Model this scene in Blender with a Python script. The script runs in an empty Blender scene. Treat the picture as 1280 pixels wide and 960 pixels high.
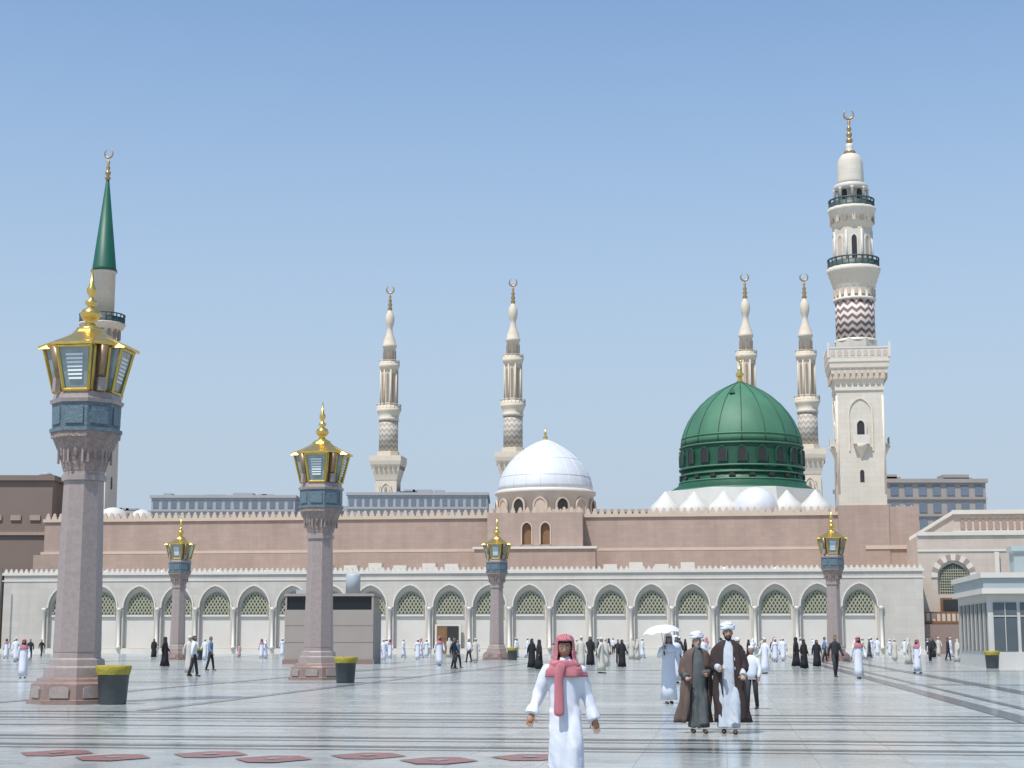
import bpy, math, random
from mathutils import Matrix, Vector, noise
random.seed(7)
sc=bpy.context.scene
pi=math.pi; sin=math.sin; cos=math.cos
EYE=1.62; F=2050.; PITCH=math.atan(319/2050.)
YAW=math.radians(-7.3); DM=188.
MOSQ=Matrix.Translation((0,DM,0))@Matrix.Rotation(YAW,4,'Z')

# ---------------------------------------------------------------- materials
MATS={}
def nodes(m):
    m.use_nodes=True; nt=m.node_tree; return nt,nt.nodes["Principled BSDF"]
def N(nt,t,**k):
    n=nt.nodes.new(t)
    for a,v in k.items(): setattr(n,a,v)
    return n
def mth(nt,op,a,b=None):
    n=N(nt,"ShaderNodeMath",operation=op)
    for i,v in enumerate((a,b)):
        if v is None: continue
        if isinstance(v,(int,float)): n.inputs[i].default_value=v
        else: nt.links.new(v,n.inputs[i])
    return n.outputs[0]
def mix(nt,f,a,b,blend='MIX'):
    n=N(nt,"ShaderNodeMix",data_type='RGBA',blend_type=blend)
    for i,v in ((0,f),(6,a),(7,b)):
        if isinstance(v,(int,float)): n.inputs[i].default_value=v
        elif isinstance(v,tuple): n.inputs[i].default_value=(*v,1) if len(v)==3 else v
        else: nt.links.new(v,n.inputs[i])
    return n.outputs[2]
def mat(name,col,rough=.7,var=.12,scale=1.5,metal=0,bump=0,bscale=20,spec=.5,stretch=(1,1,1)):
    if name in MATS: return MATS[name]
    m=bpy.data.materials.new(name); nt,bs=nodes(m)
    tc=N(nt,"ShaderNodeTexCoord"); mp=N(nt,"ShaderNodeMapping"); mp.inputs['Scale'].default_value=stretch
    nt.links.new(tc.outputs['Object'],mp.inputs[0])
    no=N(nt,"ShaderNodeTexNoise"); no.inputs['Scale'].default_value=scale; no.inputs['Detail'].default_value=5
    nt.links.new(mp.outputs[0],no.inputs['Vector'])
    d=tuple(c*(1-var*1.6) for c in col); l=tuple(min(1,c*(1+var*1.2)) for c in col)
    c=mix(nt,no.outputs[0],d,l); nt.links.new(c,bs.inputs['Base Color'])
    bs.inputs['Roughness'].default_value=rough; bs.inputs['Metallic'].default_value=metal
    bs.inputs['Specular IOR Level'].default_value=spec
    if bump:
        n2=N(nt,"ShaderNodeTexNoise"); n2.inputs['Scale'].default_value=bscale; n2.inputs['Detail'].default_value=3
        nt.links.new(mp.outputs[0],n2.inputs['Vector'])
        bp=N(nt,"ShaderNodeBump"); bp.inputs['Strength'].default_value=bump; bp.inputs['Distance'].default_value=.05
        nt.links.new(n2.outputs[0],bp.inputs['Height']); nt.links.new(bp.outputs[0],bs.inputs['Normal'])
    MATS[name]=m; return m
def masonry(name,col,bw,bh,mortar=.02,var=.14,rough=.75,dark=.75,stain=.25):
    m=bpy.data.materials.new(name); nt,bs=nodes(m)
    tc=N(nt,"ShaderNodeTexCoord"); sp=N(nt,"ShaderNodeSeparateXYZ"); nt.links.new(tc.outputs['Object'],sp.inputs[0])
    cb=N(nt,"ShaderNodeCombineXYZ"); nt.links.new(mth(nt,'ADD',sp.outputs[0],sp.outputs[1]),cb.inputs[0]); nt.links.new(sp.outputs[2],cb.inputs[1])
    br=N(nt,"ShaderNodeTexBrick"); nt.links.new(cb.outputs[0],br.inputs['Vector'])
    br.inputs['Scale'].default_value=1; br.inputs['Brick Width'].default_value=bw; br.inputs['Row Height'].default_value=bh
    br.inputs['Mortar Size'].default_value=mortar; br.inputs['Mortar Smooth'].default_value=.3
    br.inputs['Color1'].default_value=(*[c*(1-var) for c in col],1); br.inputs['Color2'].default_value=(*[c*(1+var*.6) for c in col],1)
    br.inputs['Mortar'].default_value=(*[c*dark for c in col],1)
    def streak(scale,st,lo,hi):
        no=N(nt,"ShaderNodeTexNoise"); no.inputs['Scale'].default_value=scale; no.inputs['Detail'].default_value=8; no.inputs['Roughness'].default_value=.65
        mp=N(nt,"ShaderNodeMapping"); mp.inputs['Scale'].default_value=st; nt.links.new(tc.outputs['Object'],mp.inputs[0]); nt.links.new(mp.outputs[0],no.inputs['Vector'])
        rr=N(nt,"ShaderNodeMapRange"); rr.inputs[1].default_value=.35; rr.inputs[2].default_value=.68; rr.inputs[3].default_value=lo; rr.inputs[4].default_value=hi
        nt.links.new(no.outputs[0],rr.inputs[0]); cc=N(nt,"ShaderNodeCombineColor")
        for i in range(3): nt.links.new(rr.outputs[0],cc.inputs[i])
        return cc.outputs[0]
    c=mix(nt,1.0,br.outputs[0],streak(.12,(1.6,1.6,.6),1-stain,1.04),'MULTIPLY')
    c=mix(nt,1.0,c,streak(.9,(1.5,1.5,.12),1-stain*.5,1.02),'MULTIPLY')
    nt.links.new(c,bs.inputs['Base Color']); bs.inputs['Roughness'].default_value=rough
    MATS[name]=m; return m
def zigzag(name,c1,c2,n=14,per=.85,amp=.9):
    m=bpy.data.materials.new(name); nt,bs=nodes(m)
    tc=N(nt,"ShaderNodeTexCoord"); sp=N(nt,"ShaderNodeSeparateXYZ"); nt.links.new(tc.outputs['Object'],sp.inputs[0])
    at=mth(nt,'ARCTAN2',sp.outputs[1],sp.outputs[0]); u=mth(nt,'MULTIPLY',at,n/(2*pi)); tri=mth(nt,'PINGPONG',u,.5)
    v=mth(nt,'ADD',mth(nt,'MULTIPLY',sp.outputs[2],1/per),mth(nt,'MULTIPLY',tri,amp))
    f=mth(nt,'GREATER_THAN',mth(nt,'FRACT',v),.5)
    nt.links.new(mix(nt,f,c1,c2),bs.inputs['Base Color']); bs.inputs['Roughness'].default_value=.7
    MATS[name]=m; return m
white=masonry('white_marble_wall',(.53,.485,.425),2.3,.75,.014,.05,.55,.84,.12)
panelw=mat('white_marble_panel',(.62,.58,.52),.5,.07,.5)
trim=mat('marble_trim',(.64,.60,.53),.5,.06,.8)
tan=masonry('tan_stone_wall',(.43,.32,.26),1.2,.5,.02,.05,.8,.90,.16)
tanl=mat('tan_light_trim',(.56,.45,.35),.7,.08,.8)
cream=masonry('cream_minaret_stone',(.66,.60,.50),1.3,.6,.02,.05,.7,.86,.12)
creams=mat('cream_stone_carved',(.68,.61,.50),.7,.10,2.5,bump=.4,bscale=4)
farc=mat('far_minaret_hazed_stone',(.64,.55,.43),.75,.08,.8)  # stone colour paled to stand in for atmospheric haze over the distance
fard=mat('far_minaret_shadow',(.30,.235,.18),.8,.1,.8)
dark=mat('dark_opening',(.03,.028,.026),.5,.2)
woodo=mat('orange_wood_window',(.22,.115,.05),.6,.2,3)
wood=mat('door_wood',(.20,.10,.05),.5,.2,3)
lattb=mat('lattice_back',(.075,.085,.06),.6,.25,2)
lattc=mat('lattice_stone',(.36,.35,.25),.7,.08,2)
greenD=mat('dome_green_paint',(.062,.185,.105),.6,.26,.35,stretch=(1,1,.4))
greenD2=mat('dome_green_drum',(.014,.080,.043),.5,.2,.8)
greenC=mat('cone_green',(.010,.095,.055),.5,.12,.6)
rail=mat('green_railing',(.055,.085,.08),.5,.15,3)
silver=mat('silver_dome_sheet',(.70,.715,.73),.42,.06,.7,metal=.12)
tent=mat('white_canvas',(.58,.57,.52),.7,.10,.5)
gold=mat('gold_leaf',(.80,.54,.15),.26,.18,6,metal=.85)
goldd=mat('gold_frame',(.62,.44,.10),.35,.2,5,metal=.7)
bright_f=mat('finial_brass',(.42,.27,.12),.35,.2,5,metal=.5)
zzR=zigzag('zigzag_red',(.62,.56,.49),(.17,.10,.095),14,.9,.95)
zzG=zigzag('zigzag_grey',(.50,.44,.36),(.32,.28,.24),12,1.6,1.0)
lampst=mat('lamp_pink_granite',(.34,.275,.25),.32,.18,9,bump=.02,bscale=80)
lampb=mat('lamp_base_granite',(.27,.185,.155),.3,.2,9)
lampcap=mat('lamp_carved_capital',(.32,.24,.21),.6,.35,9,bump=1.0,bscale=14)
voussoir=mat('voussoir_brown',(.34,.25,.20),.7,.1,2)
lampblue=mat('lamp_blue_panel',(.125,.175,.20),.45,.2,6,bump=.6,bscale=16)
bronze=mat('lantern_bronze',(.30,.20,.12),.4,.2,6,metal=.4)
pane=mat('lantern_glass',(.25,.32,.32),.06,.3,4,spec=1.0)
bulb=mat('lantern_white_louvre',(.75,.77,.77),.4,.06)
binm=mat('bin_dark_plastic',(.055,.065,.07),.5,.2,5)
binb=mat('bin_yellow_liner',(.40,.33,.03),.45,.25,10,bump=.8,bscale=30)
bgb=mat('hotel_concrete',(.36,.36,.36),.8,.08,.1)
bgw=mat('hotel_window',(.16,.19,.23),.4,.2,.3)
kwin=mat('kiosk_window_glass',(.09,.11,.12),.15,.2,.8)
brownb=mat('brown_building',(.22,.165,.135),.85,.08,.3)
kioskm=mat('kiosk_render',(.33,.285,.25),.75,.08,.7)
kdark=mat('kiosk_dark_glass',(.012,.013,.015),.15,.2)
kwhite=mat('kiosk_beige_panel',(.55,.53,.49),.5,.08,1)
kblue=mat('kiosk_fascia_grey',(.36,.41,.41),.5,.08,1)
metalg=mat('grey_metal_tank',(.40,.43,.45),.45,.08,2)
bandm=mat('dark_granite_band',(.075,.08,.085),.16,.3,3)
bandl=mat('grey_granite_band',(.21,.225,.225),.16,.2,3)
redm=mat('red_granite_inlay',(.27,.105,.08),.32,.25,3,spec=.3)
def paving():
    m=bpy.data.materials.new('polished_marble_paving'); nt,bs=nodes(m)
    tc=N(nt,"ShaderNodeTexCoord"); mp=N(nt,"ShaderNodeMapping"); mp.inputs['Rotation'].default_value=(0,0,-YAW)
    nt.links.new(tc.outputs['Object'],mp.inputs[0])
    br=N(nt,"ShaderNodeTexBrick"); br.offset=0; nt.links.new(mp.outputs[0],br.inputs['Vector'])
    br.inputs['Scale'].default_value=1; br.inputs['Brick Width'].default_value=1.2; br.inputs['Row Height'].default_value=.6
    br.inputs['Mortar Size'].default_value=.008
    br.inputs['Color1'].default_value=(.37,.40,.38,1); br.inputs['Color2'].default_value=(.54,.55,.52,1); br.inputs['Mortar'].default_value=(.22,.24,.23,1)
    no=N(nt,"ShaderNodeTexNoise"); no.inputs['Scale'].default_value=.22; no.inputs['Detail'].default_value=7; nt.links.new(mp.outputs[0],no.inputs['Vector'])
    n2=N(nt,"ShaderNodeTexNoise"); n2.inputs['Scale'].default_value=1.8; n2.inputs['Detail'].default_value=6; n2.inputs['Distortion'].default_value=1.8; nt.links.new(mp.outputs[0],n2.inputs['Vector'])
    c=mix(nt,mth(nt,'MULTIPLY',n2.outputs[0],.5),br.outputs[0],(.30,.34,.32))
    r=N(nt,"ShaderNodeMapRange"); r.inputs[1].default_value=.3;r.inputs[2].default_value=.7;r.inputs[3].default_value=.80;r.inputs[4].default_value=1.14
    nt.links.new(no.outputs[0],r.inputs[0]); cc=N(nt,"ShaderNodeCombineColor")
    for i in range(3): nt.links.new(r.outputs[0],cc.inputs[i])
    nt.links.new(mix(nt,1.0,c,cc.outputs[0],'MULTIPLY'),bs.inputs['Base Color'])
    r2=N(nt,"ShaderNodeMapRange"); r2.inputs[1].default_value=.3;r2.inputs[2].default_value=.7;r2.inputs[3].default_value=.10;r2.inputs[4].default_value=.25
    nt.links.new(n2.outputs[0],r2.inputs[0]); nt.links.new(r2.outputs[0],bs.inputs['Roughness'])
    bs.inputs['Specular IOR Level'].default_value=.5
    n3=N(nt,"ShaderNodeTexNoise"); n3.inputs['Scale'].default_value=1.3; n3.inputs['Detail'].default_value=3; nt.links.new(mp.outputs[0],n3.inputs['Vector'])
    bp=N(nt,"ShaderNodeBump"); bp.inputs['Strength'].default_value=.08; bp.inputs['Distance'].default_value=.02
    nt.links.new(n3.outputs[0],bp.inputs['Height']); nt.links.new(bp.outputs[0],bs.inputs['Normal'])
    return m
pave=paving()

# ---------------------------------------------------------------- builder
class Bd:
    def __init__(s): s.v=[];s.f=[];s.m=[];s.s=[];s.ms=[];s.M=Matrix.Identity(4)
    def mi(s,m):
        if m not in s.ms: s.ms.append(m)
        return s.ms.index(m)
    def add(s,vs,fs,m,sm=False):
        o=len(s.v); s.v+=[tuple(s.M@Vector(p)) for p in vs]; k=s.mi(m)
        for f in fs: s.f.append(tuple(o+i for i in f)); s.m.append(k); s.s.append(sm)
    def box(s,x0,x1,y0,y1,z0,z1,m):
        s.add([(x0,y0,z0),(x1,y0,z0),(x1,y1,z0),(x0,y1,z0),(x0,y0,z1),(x1,y0,z1),(x1,y1,z1),(x0,y1,z1)],
              [(0,3,2,1),(4,5,6,7),(0,1,5,4),(1,2,6,5),(2,3,7,6),(3,0,4,7)],m)
    def lathe(s,pr,seg,m,cx=0,cy=0,sm=True,ph=0,mod=None,cap=True):
        vs=[];fs=[]
        for z,r in pr:
            for i in range(seg):
                a=2*pi*i/seg+ph; q=r
                if mod: q=r*(1+mod[1]*cos(mod[0]*a))
                vs.append((cx+q*cos(a),cy+q*sin(a),z))
        for j in range(len(pr)-1):
            for i in range(seg):
                k=(i+1)%seg; fs.append((j*seg+i,j*seg+k,(j+1)*seg+k,(j+1)*seg+i))
        if cap:
            fs.append(tuple(range(seg-1,-1,-1))); fs.append(tuple((len(pr)-1)*seg+i for i in range(seg)))
        s.add(vs,fs,m,sm)
    def sq(s,pr,m,cx=0,cy=0):
        s.lathe([(z,r*math.sqrt(2)) for z,r in pr],4,m,cx,cy,False,pi/4)
    def octo(s,pr,m,cx=0,cy=0):
        s.lathe([(z,r/cos(pi/8)) for z,r in pr],8,m,cx,cy,False,pi/8)
    def tube(s,path,rad,m,seg=8,flat=1.0,sm=True):
        P=[Vector(p) for p in path]; vs=[];fs=[]
        n=len(P); d0=(P[1]-P[0]).normalized()
        side=d0.cross(Vector((0,1,0)));
        if side.length<.1: side=d0.cross(Vector((1,0,0)))
        side.normalize()
        for j in range(n):
            d=(P[min(j+1,n-1)]-P[max(j-1,0)]).normalized()
            side=(side-d*side.dot(d)).normalized(); t=d.cross(side)
            for i in range(seg):
                a=2*pi*i/seg; vs.append(tuple(P[j]+side*(rad[j]*cos(a))+t*(rad[j]*flat*sin(a))))
        for j in range(n-1):
            for i in range(seg):
                k=(i+1)%seg; fs.append((j*seg+i,j*seg+k,(j+1)*seg+k,(j+1)*seg+i))
        fs.append(tuple(range(seg-1,-1,-1))); fs.append(tuple((n-1)*seg+i for i in range(seg)))
        s.add(vs,fs,m,sm)
    def ball(s,c,r,m,seg=12,rg=8,sm=True):
        if not hasattr(r,'__len__'): r=(r,r,r)
        vs=[(c[0],c[1],c[2]-r[2])];fs=[]
        for j in range(1,rg):
            t=-pi/2+pi*j/rg
            for i in range(seg):
                a=2*pi*i/seg; vs.append((c[0]+r[0]*cos(t)*cos(a),c[1]+r[1]*cos(t)*sin(a),c[2]+r[2]*sin(t)))
        vs.append((c[0],c[1],c[2]+r[2])); L=len(vs)-1
        for i in range(seg): fs.append((0,1+(i+1)%seg,1+i)); fs.append((L,L-seg+i,L-seg+(i+1)%seg))
        for j in range(rg-2):
            for i in range(seg):
                k=(i+1)%seg; fs.append((1+j*seg+i,1+j*seg+k,1+(j+1)*seg+k,1+(j+1)*seg+i))
        s.add(vs,fs,m,sm)
    def loft(s,rings,m,seg=24,sm=True,seed=0,nf=7,gap=None):
        """rings: (cx,cy,z,rx,ry[,fold]); angle 0 = +x, -pi/2 = front"""
        vs=[];fs=[]
        for R in rings:
            cx,cy,z,rx,ry=R[:5]; fo=R[5] if len(R)>5 else 0
            for i in range(seg):
                a=2*pi*i/seg
                q=1+fo*(sin(nf*a+seed+z*1.3)*.6+sin((nf*2-3)*a+seed*2-z*2)*.4)
                vs.append((cx+rx*q*cos(a),cy+ry*q*sin(a),z))
        for j in range(len(rings)-1):
            for i in range(seg):
                k=(i+1)%seg
                if gap:
                    a=(2*pi*(i+.5)/seg+pi/2+pi)%(2*pi)-pi
                    z=(rings[j][2]+rings[j+1][2])/2
                    g=gap(z); lo,hi=(g if hasattr(g,'__len__') else (-g,g))
                    if lo<a<hi: continue
                fs.append((j*seg+i,j*seg+k,(j+1)*seg+k,(j+1)*seg+i))
        if not gap:
            fs.append(tuple(range(seg-1,-1,-1))); fs.append(tuple((len(rings)-1)*seg+i for i in range(seg)))
        s.add(vs,fs,m,sm)
    def archpts(s,xc,w,zs,za,n=12,pt=.12):
        o=[]
        for i in range(n+1):
            a=pi-pi*i/n; x=cos(a); z=sin(a); z=z*(1-pt)+pt*(1-abs(x))
            o.append((xc+x*w/2,zs+(za-zs)*z))
        return o
    def facade(s,x0,x1,z0,z1,y,ops,depth,m,n=12):
        cur=x0
        for (xc,w,zb,zs,za,mb) in ops:
            l,r=xc-w/2,xc+w/2
            s.add([(cur,y,z0),(l,y,z0),(l,y,z1),(cur,y,z1)],[(0,1,2,3)],m)
            if zb>z0: s.add([(l,y,z0),(r,y,z0),(r,y,zb),(l,y,zb)],[(0,1,2,3)],m)
            A=s.archpts(xc,w,zs,za,n)
            for i in range(n):
                (a,b),(c,d)=A[i],A[i+1]
                s.add([(a,y,b),(c,y,d),(c,y,z1),(a,y,z1)],[(0,1,2,3)],m)
                s.add([(a,y,b),(a,y+depth,b),(c,y+depth,d),(c,y,d)],[(0,1,2,3)],m)
            s.add([(l,y,zb),(l,y+depth,zb),(l,y+depth,zs),(l,y,zs)],[(0,3,2,1)],m)
            s.add([(r,y,zb),(r,y+depth,zb),(r,y+depth,zs),(r,y,zs)],[(0,1,2,3)],m)
            s.add([(l,y,zb),(r,y,zb),(r,y+depth,zb),(l,y+depth,zb)],[(0,1,2,3)],m)
            P=[(l,zb),(r,zb)]+A[::-1]
            s.add([(p[0],y+depth,p[1]) for p in P],[tuple(range(len(P)))],mb)
            cur=r
        s.add([(cur,y,z0),(x1,y,z0),(x1,y,z1),(cur,y,z1)],[(0,1,2,3)],m)
    def archplate(s,xc,w,zb,zs,za,y,m,th=.05):
        A=[(xc-w/2,zb),(xc+w/2,zb)]+s.archpts(xc,w,zs,za,8)[::-1]; n=len(A)
        vs=[(a,y,b) for a,b in A]+[(a,y+th,b) for a,b in A]
        fs=[tuple(range(n))]+[(i,n+i,n+(i+1)%n,(i+1)%n) for i in range(n)]
        s.add(vs,fs,m)
    def archring(s,xc,w,zb,zs,za,y,m,t=.2,th=.1):
        A=[(xc-w/2,zb)]+s.archpts(xc,w,zs,za,12)+[(xc+w/2,zb)]
        O=[(xc-w/2-t,zb)]+s.archpts(xc,w+2*t,zs,za+t,12)+[(xc+w/2+t,zb)]
        n=len(A)
        for i in range(n-1):
            a,b,c,d=A[i],A[i+1],O[i+1],O[i]
            s.add([(p[0],yy,p[1]) for yy in (y-th,y) for p in (a,b,c,d)],
                  [(0,1,2,3),(0,4,5,1),(3,2,6,7)],m)
    def merlons(s,x0,x1,y,z,w,h,m,step,th=.25):
        n=int((x1-x0)/step)
        for i in range(n):
            c=x0+(i+.5)*(x1-x0)/n
            P=[(-.5,0),(.5,0),(.5,.35),(.3,.5),(.32,.75),(0,1),(-.32,.75),(-.3,.5),(-.5,.35)]
            k=len(P); vs=[(c+p[0]*w,y,z+p[1]*h) for p in P]+[(c+p[0]*w,y+th,z+p[1]*h) for p in P]
            s.add(vs,[tuple(range(k)),tuple(range(2*k-1,k-1,-1))]+[(j,k+j,k+(j+1)%k,(j+1)%k) for j in range(1,k)],m)
    def around(s,n,fn,ph=0):
        M0=s.M.copy()
        for i in range(n):
            s.M=M0@Matrix.Rotation(2*pi*i/n+ph,4,'Z'); fn(i)
        s.M=M0
    def mesh(s,name):
        me=bpy.data.meshes.new(name); me.from_pydata(s.v,[],s.f)
        for m in s.ms: me.materials.append(m)
        me.polygons.foreach_set('material_index',s.m); me.polygons.foreach_set('use_smooth',s.s); me.update()
        return me
    def obj(s,name,M=None,parent=None):
        o=bpy.data.objects.new(name,s.mesh(name)); sc.collection.objects.link(o)
        if parent: o.parent=parent
        elif M is not None: o.matrix_world=M
        return o
def empty(name,M):
    e=bpy.data.objects.new(name,None); e.empty_display_size=1; sc.collection.objects.link(e); e.matrix_world=M; return e
def inst(name,me,M):
    o=bpy.data.objects.new(name,me); sc.collection.objects.link(o); o.matrix_world=M; return o

# ---------------------------------------------------------------- ground
b=Bd(); b.add([(-4000,-200,0),(4000,-200,0),(4000,6000,0),(-4000,6000,0)],[(0,1,2,3)],pave); b.obj('plaza_marble_ground')
b=Bd()
def band(x0,x1,y0,y1,m,z=.004): b.add([(x0,y0,z),(x1,y0,z),(x1,y1,z),(x0,y1,z)],[(0,1,2,3)],m)
for y,w,m in [(-150.4,.5,bandm),(-151.5,.22,bandl),(-153.1,.45,bandm),(-154.0,.2,bandl),(-155.9,.3,bandm),(-159.4,.42,bandm),(-160.1,.16,bandm),(-161.6,.42,bandm),(-162.2,.16,bandm),
              (-126,.6,bandl),(-124.6,.4,bandl),(-100,.6,bandl),(-98.5,.4,bandl),(-70,.6,bandl),(-40,.8,bandl)]:
    band(-70,60,y,y+w,m)
for x,w,m in [(29.6,.55,bandm),(30.7,.25,bandm),(32.6,.6,bandm),(56,.6,bandm),(-46,.6,bandl),(-22,.5,bandl),(5.0,.4,bandl),(10.4,.4,bandl)]:
    band(x,x+w,-158.6 if x>25 else -149.5,-3,m,.008)
for i in range(8):
    cx=13.2+i*1.14; cy=-163.9+(.5 if i%2 else -.3); hw,hd=.55,.62
    zz=.008 if i%2 else .011
    b.add([(cx-hw,cy,zz),(cx-hw*.35,cy-hd,zz),(cx+hw*.35,cy-hd,zz),(cx+hw,cy,zz),(cx+hw*.35,cy+hd,zz),(cx-hw*.35,cy+hd,zz)],[(0,1,2,3,4,5)],redm)
    b.add([(cx-.14,cy,.016),(cx,cy-.18,.016),(cx+.14,cy,.016),(cx,cy+.18,.016)],[(0,1,2,3)],bandl)
b.obj('paving_inlay_bands',MOSQ)

# ---------------------------------------------------------------- mosque
mq=empty('mosque',MOSQ)
b=Bd(); ops=[]
cs=[-48.6+4.6*i for i in range(-1,20)]
WZ=9.35
for c in cs: ops.append((c,3.75,.6,5.3,7.75,panelw))
b.facade(-60.7,45.7,0,WZ,0,ops,.55,white)
b.box(-60.7,45.7,.6,3,WZ-.5,WZ,white)
b.box(-60.7,-60.4,.02,16,0,WZ-.01,white); b.box(45.4,45.7,.02,16,0,WZ-.01,white)
b.box(-60.4,45.4,3,16,WZ-.6,WZ-.3,tanl)
b.box(-60.9,45.9,-.16,.58,WZ-.28,WZ+.02,trim); b.box(-60.9,45.9,-.08,-.003,8.35,8.5,trim)
b.box(-60.8,45.8,-.15,-.003,0,.5,trim)
b.merlons(-60.8,45.8,-.05,WZ+.02,.42,.45,trim,.62)
for c in cs:
    b.archring(c,3.75,5.25,5.3,7.75,0,trim,.16,.12)
    b.box(c-1.6,c+1.6,.34,.548,4.22,4.42,trim)
for x in [c-2.3 for c in cs]+[cs[-1]+2.3]:
    b.lathe([(.5,.26),(.8,.26),(.85,.17),(4.85,.16),(4.95,.26),(5.25,.30)],10,trim,cx=x,cy=-.18)
b.obj('arcade_wall',parent=mq)
b=Bd()
def inside(x,z,w,zb,zs,za):
    if z<zb or abs(x)>w/2: return False
    if z<=zs: return True
    q=abs(x)/(w/2); return z<zs+(za-zs)*(math.sqrt(max(0,1-q*q))*.88+.12*(1-q))
w,zb,zs,za=2.95,4.5,5.25,7.0
b.archplate(0,w,zb,zs,za,.26,lattb,.03)
b.archring(0,w,zb,zs,za,.295,lattc,.12,.12)
for sgn in (1,-1):
    for k in range(-12,13):
        pts=[]
        for t in [i*.04 for i in range(-90,91)]:
            x=k*.42+t*.5; z=5.6+sgn*t*.8
            if inside(x,z,w,zb,zs,za): pts.append((x,z))
        if len(pts)>2:
            (x0,z0),(x1,z1)=pts[0],pts[-1]; d=Vector((x1-x0,0,z1-z0)).normalized(); n=Vector((-d.z,0,d.x))*.06
            y=.19 if sgn>0 else .2
            vs=[(x0-n.x,y,z0-n.z),(x1-n.x,y,z1-n.z),(x1+n.x,y,z1+n.z),(x0+n.x,y,z0+n.z)]
            vs+= [(p[0],.256,p[2]) for p in vs]
            b.add(vs,[(0,1,2,3),(0,4,5,1),(3,2,6,7)],lattc)
lm=b.mesh('lattice_window')
for i,c in enumerate(cs):
    o=bpy.data.objects.new('lattice_window',lm); sc.collection.objects.link(o); o.parent=mq; o.location=(c,.25,0)
b=Bd(); b.box(-8.85,-5.85,-.10,.12,0,3.3,trim); b.box(-8.6,-6.1,-.17,-.153,0,3.1,dark)
b.box(-8.6,-7.4,-.23,-.172,0,3.05,wood)
for z in (.3,1.7): b.box(-8.45,-7.55,-.26,-.232,z,z+1.1,woodo)
b.obj('wooden_door',parent=mq)
b=Bd(); TZ=16.9
b.box(-62.8,47,16,80,0,TZ,tan)
b.box(-63.1,47.2,15.7,15.997,12.35,12.7,tanl); b.box(-63.0,47.1,15.8,15.997,TZ-.4,TZ,tanl)
b.merlons(-62.8,47,15.9,TZ,.6,.75,tanl,.85)
b.box(-64,47.4,15.6,15.69,9.0,12.3,tan)
b.facade(-4.9,6.9,12.7,TZ+.1,14.2,[(.0,1.15,13.1,15.1,15.8,woodo),(2.3,1.15,13.1,15.1,15.8,woodo)],.35,tan)
b.box(-4.9,-4.6,14.21,15.68,12.76,TZ+.1,tan); b.box(6.6,6.9,14.21,15.68,12.76,TZ+.1,tan); b.box(-4.6,6.6,14.6,15.68,TZ-.3,TZ+.09,tan)
b.archring(0,1.15,13.1,15.1,15.8,14.2,tanl,.15,.08); b.archring(2.3,1.15,13.1,15.1,15.8,14.2,tanl,.15,.08)
b.merlons(-4.9,6.9,14.25,TZ+.1,.6,.75,tanl,.85)
b.box(-6.2,8.6,12.2,14.19,9,12.45,tan); b.box(-6.4,8.8,12.0,14.19,12.46,12.75,trim)
for x in [-24,-21,-18,-15,-11.5,-8.8,10,13,16,19]:
    b.box(x,x+1.6,6,7.5,WZ-.29,WZ+.9+random.random()*.5,trim)
for x in [-56,-50,-43,-36,-30,24,30,36]:
    b.lathe([(WZ-.29,.6),(WZ+.1,.6),(WZ+.35,.45),(WZ+.5,.15)],12,trim,cx=x,cy=5)
b.box(-60,46,8,8.3,WZ-.29,WZ+.5,tanl)
b.box(41,47.3,15.1,15.59,9,TZ+.5,tan); b.box(40.9,47.5,14.9,15.09,12.3,12.75,tanl)
b.obj('upper_tan_wall',parent=mq)
b=Bd()
for x,y,r in [(-57.5,26,2.0),(-55,30,1.6),(17,40,1.0),(-59.5,24,1.4)]:
    b.lathe([(TZ-.5,r),(TZ+.8,r),(TZ+1.3,r*.95),(TZ+1.9,r*.7),(TZ+2.2,r*.35),(TZ+2.3,.05)],16,tent,cx=x,cy=y)
b.obj('small_roof_domes',parent=mq)
b=Bd()
ops=[(49.6,3.6,6.6,8.5,10.4,panelw),(58.4,3.6,6.6,8.5,10.4,panelw),(67.2,3.6,6.6,8.5,10.4,panelw)]
eastw=masonry('east_wing_stone',(.57,.48,.40),1.4,.7,.02,.06,.75,.86,.12)
b.facade(45.72,76,0,13.2,4,ops,.4,eastw)
b.box(45.72,76,4.41,30,0,13.1,eastw); b.box(45.72,76.2,3.8,4.4,13.2,13.6,trim); b.box(45.72,76,3.9,3.995,11.4,11.6,trim)
for xc in (49.6,58.4,67.2):
    A=b.archpts(xc,3.6,8.5,10.4,13,0); O=b.archpts(xc,5.0,8.5,11.1,13,0)
    for i in range(13):
        q=[A[i],A[i+1],O[i+1],O[i]]
        b.add([(p[0],yy,p[1]) for yy in (3.88,3.99) for p in q],[(0,1,2,3),(0,4,5,1),(3,2,6,7)],voussoir if i%2 else trim)
    b.archplate(xc,3.2,6.7,8.5,10.1,4.34,lattb,.03)
    for k in range(-6,7):
        b.box(xc+k*.25-.05,xc+k*.25+.05,4.3,4.335,6.7,9.9-abs(k)*.14,lattc)
    for z in [6.9+.3*i for i in range(9)]: b.box(xc-1.5,xc+1.5,4.25,4.29,z,z+.09,lattc)
b.box(45.9,53.9,2.2,3.99,3.3,3.6,wood); b.box(46,53.8,2.3,2.4,3.6,4.5,tanl); b.box(45.9,53.9,2.25,2.45,4.5,4.65,wood)
for x in [46.1+.55*i for i in range(14)]: b.box(x,x+.12,2.2,2.29,3.6,4.5,wood)
b.box(48,51.2,3.8,3.98,4.6,6.2,wood); b.box(48.3,50.9,3.7,3.79,4.7,6.0,dark)
b.box(45.9,54,1.5,3.98,0,3.25,lampb)
b.box(54.1,54.6,3.6,3.98,0,11.3,trim); b.box(62.8,63.5,3.6,3.98,0,11.3,trim)
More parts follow.
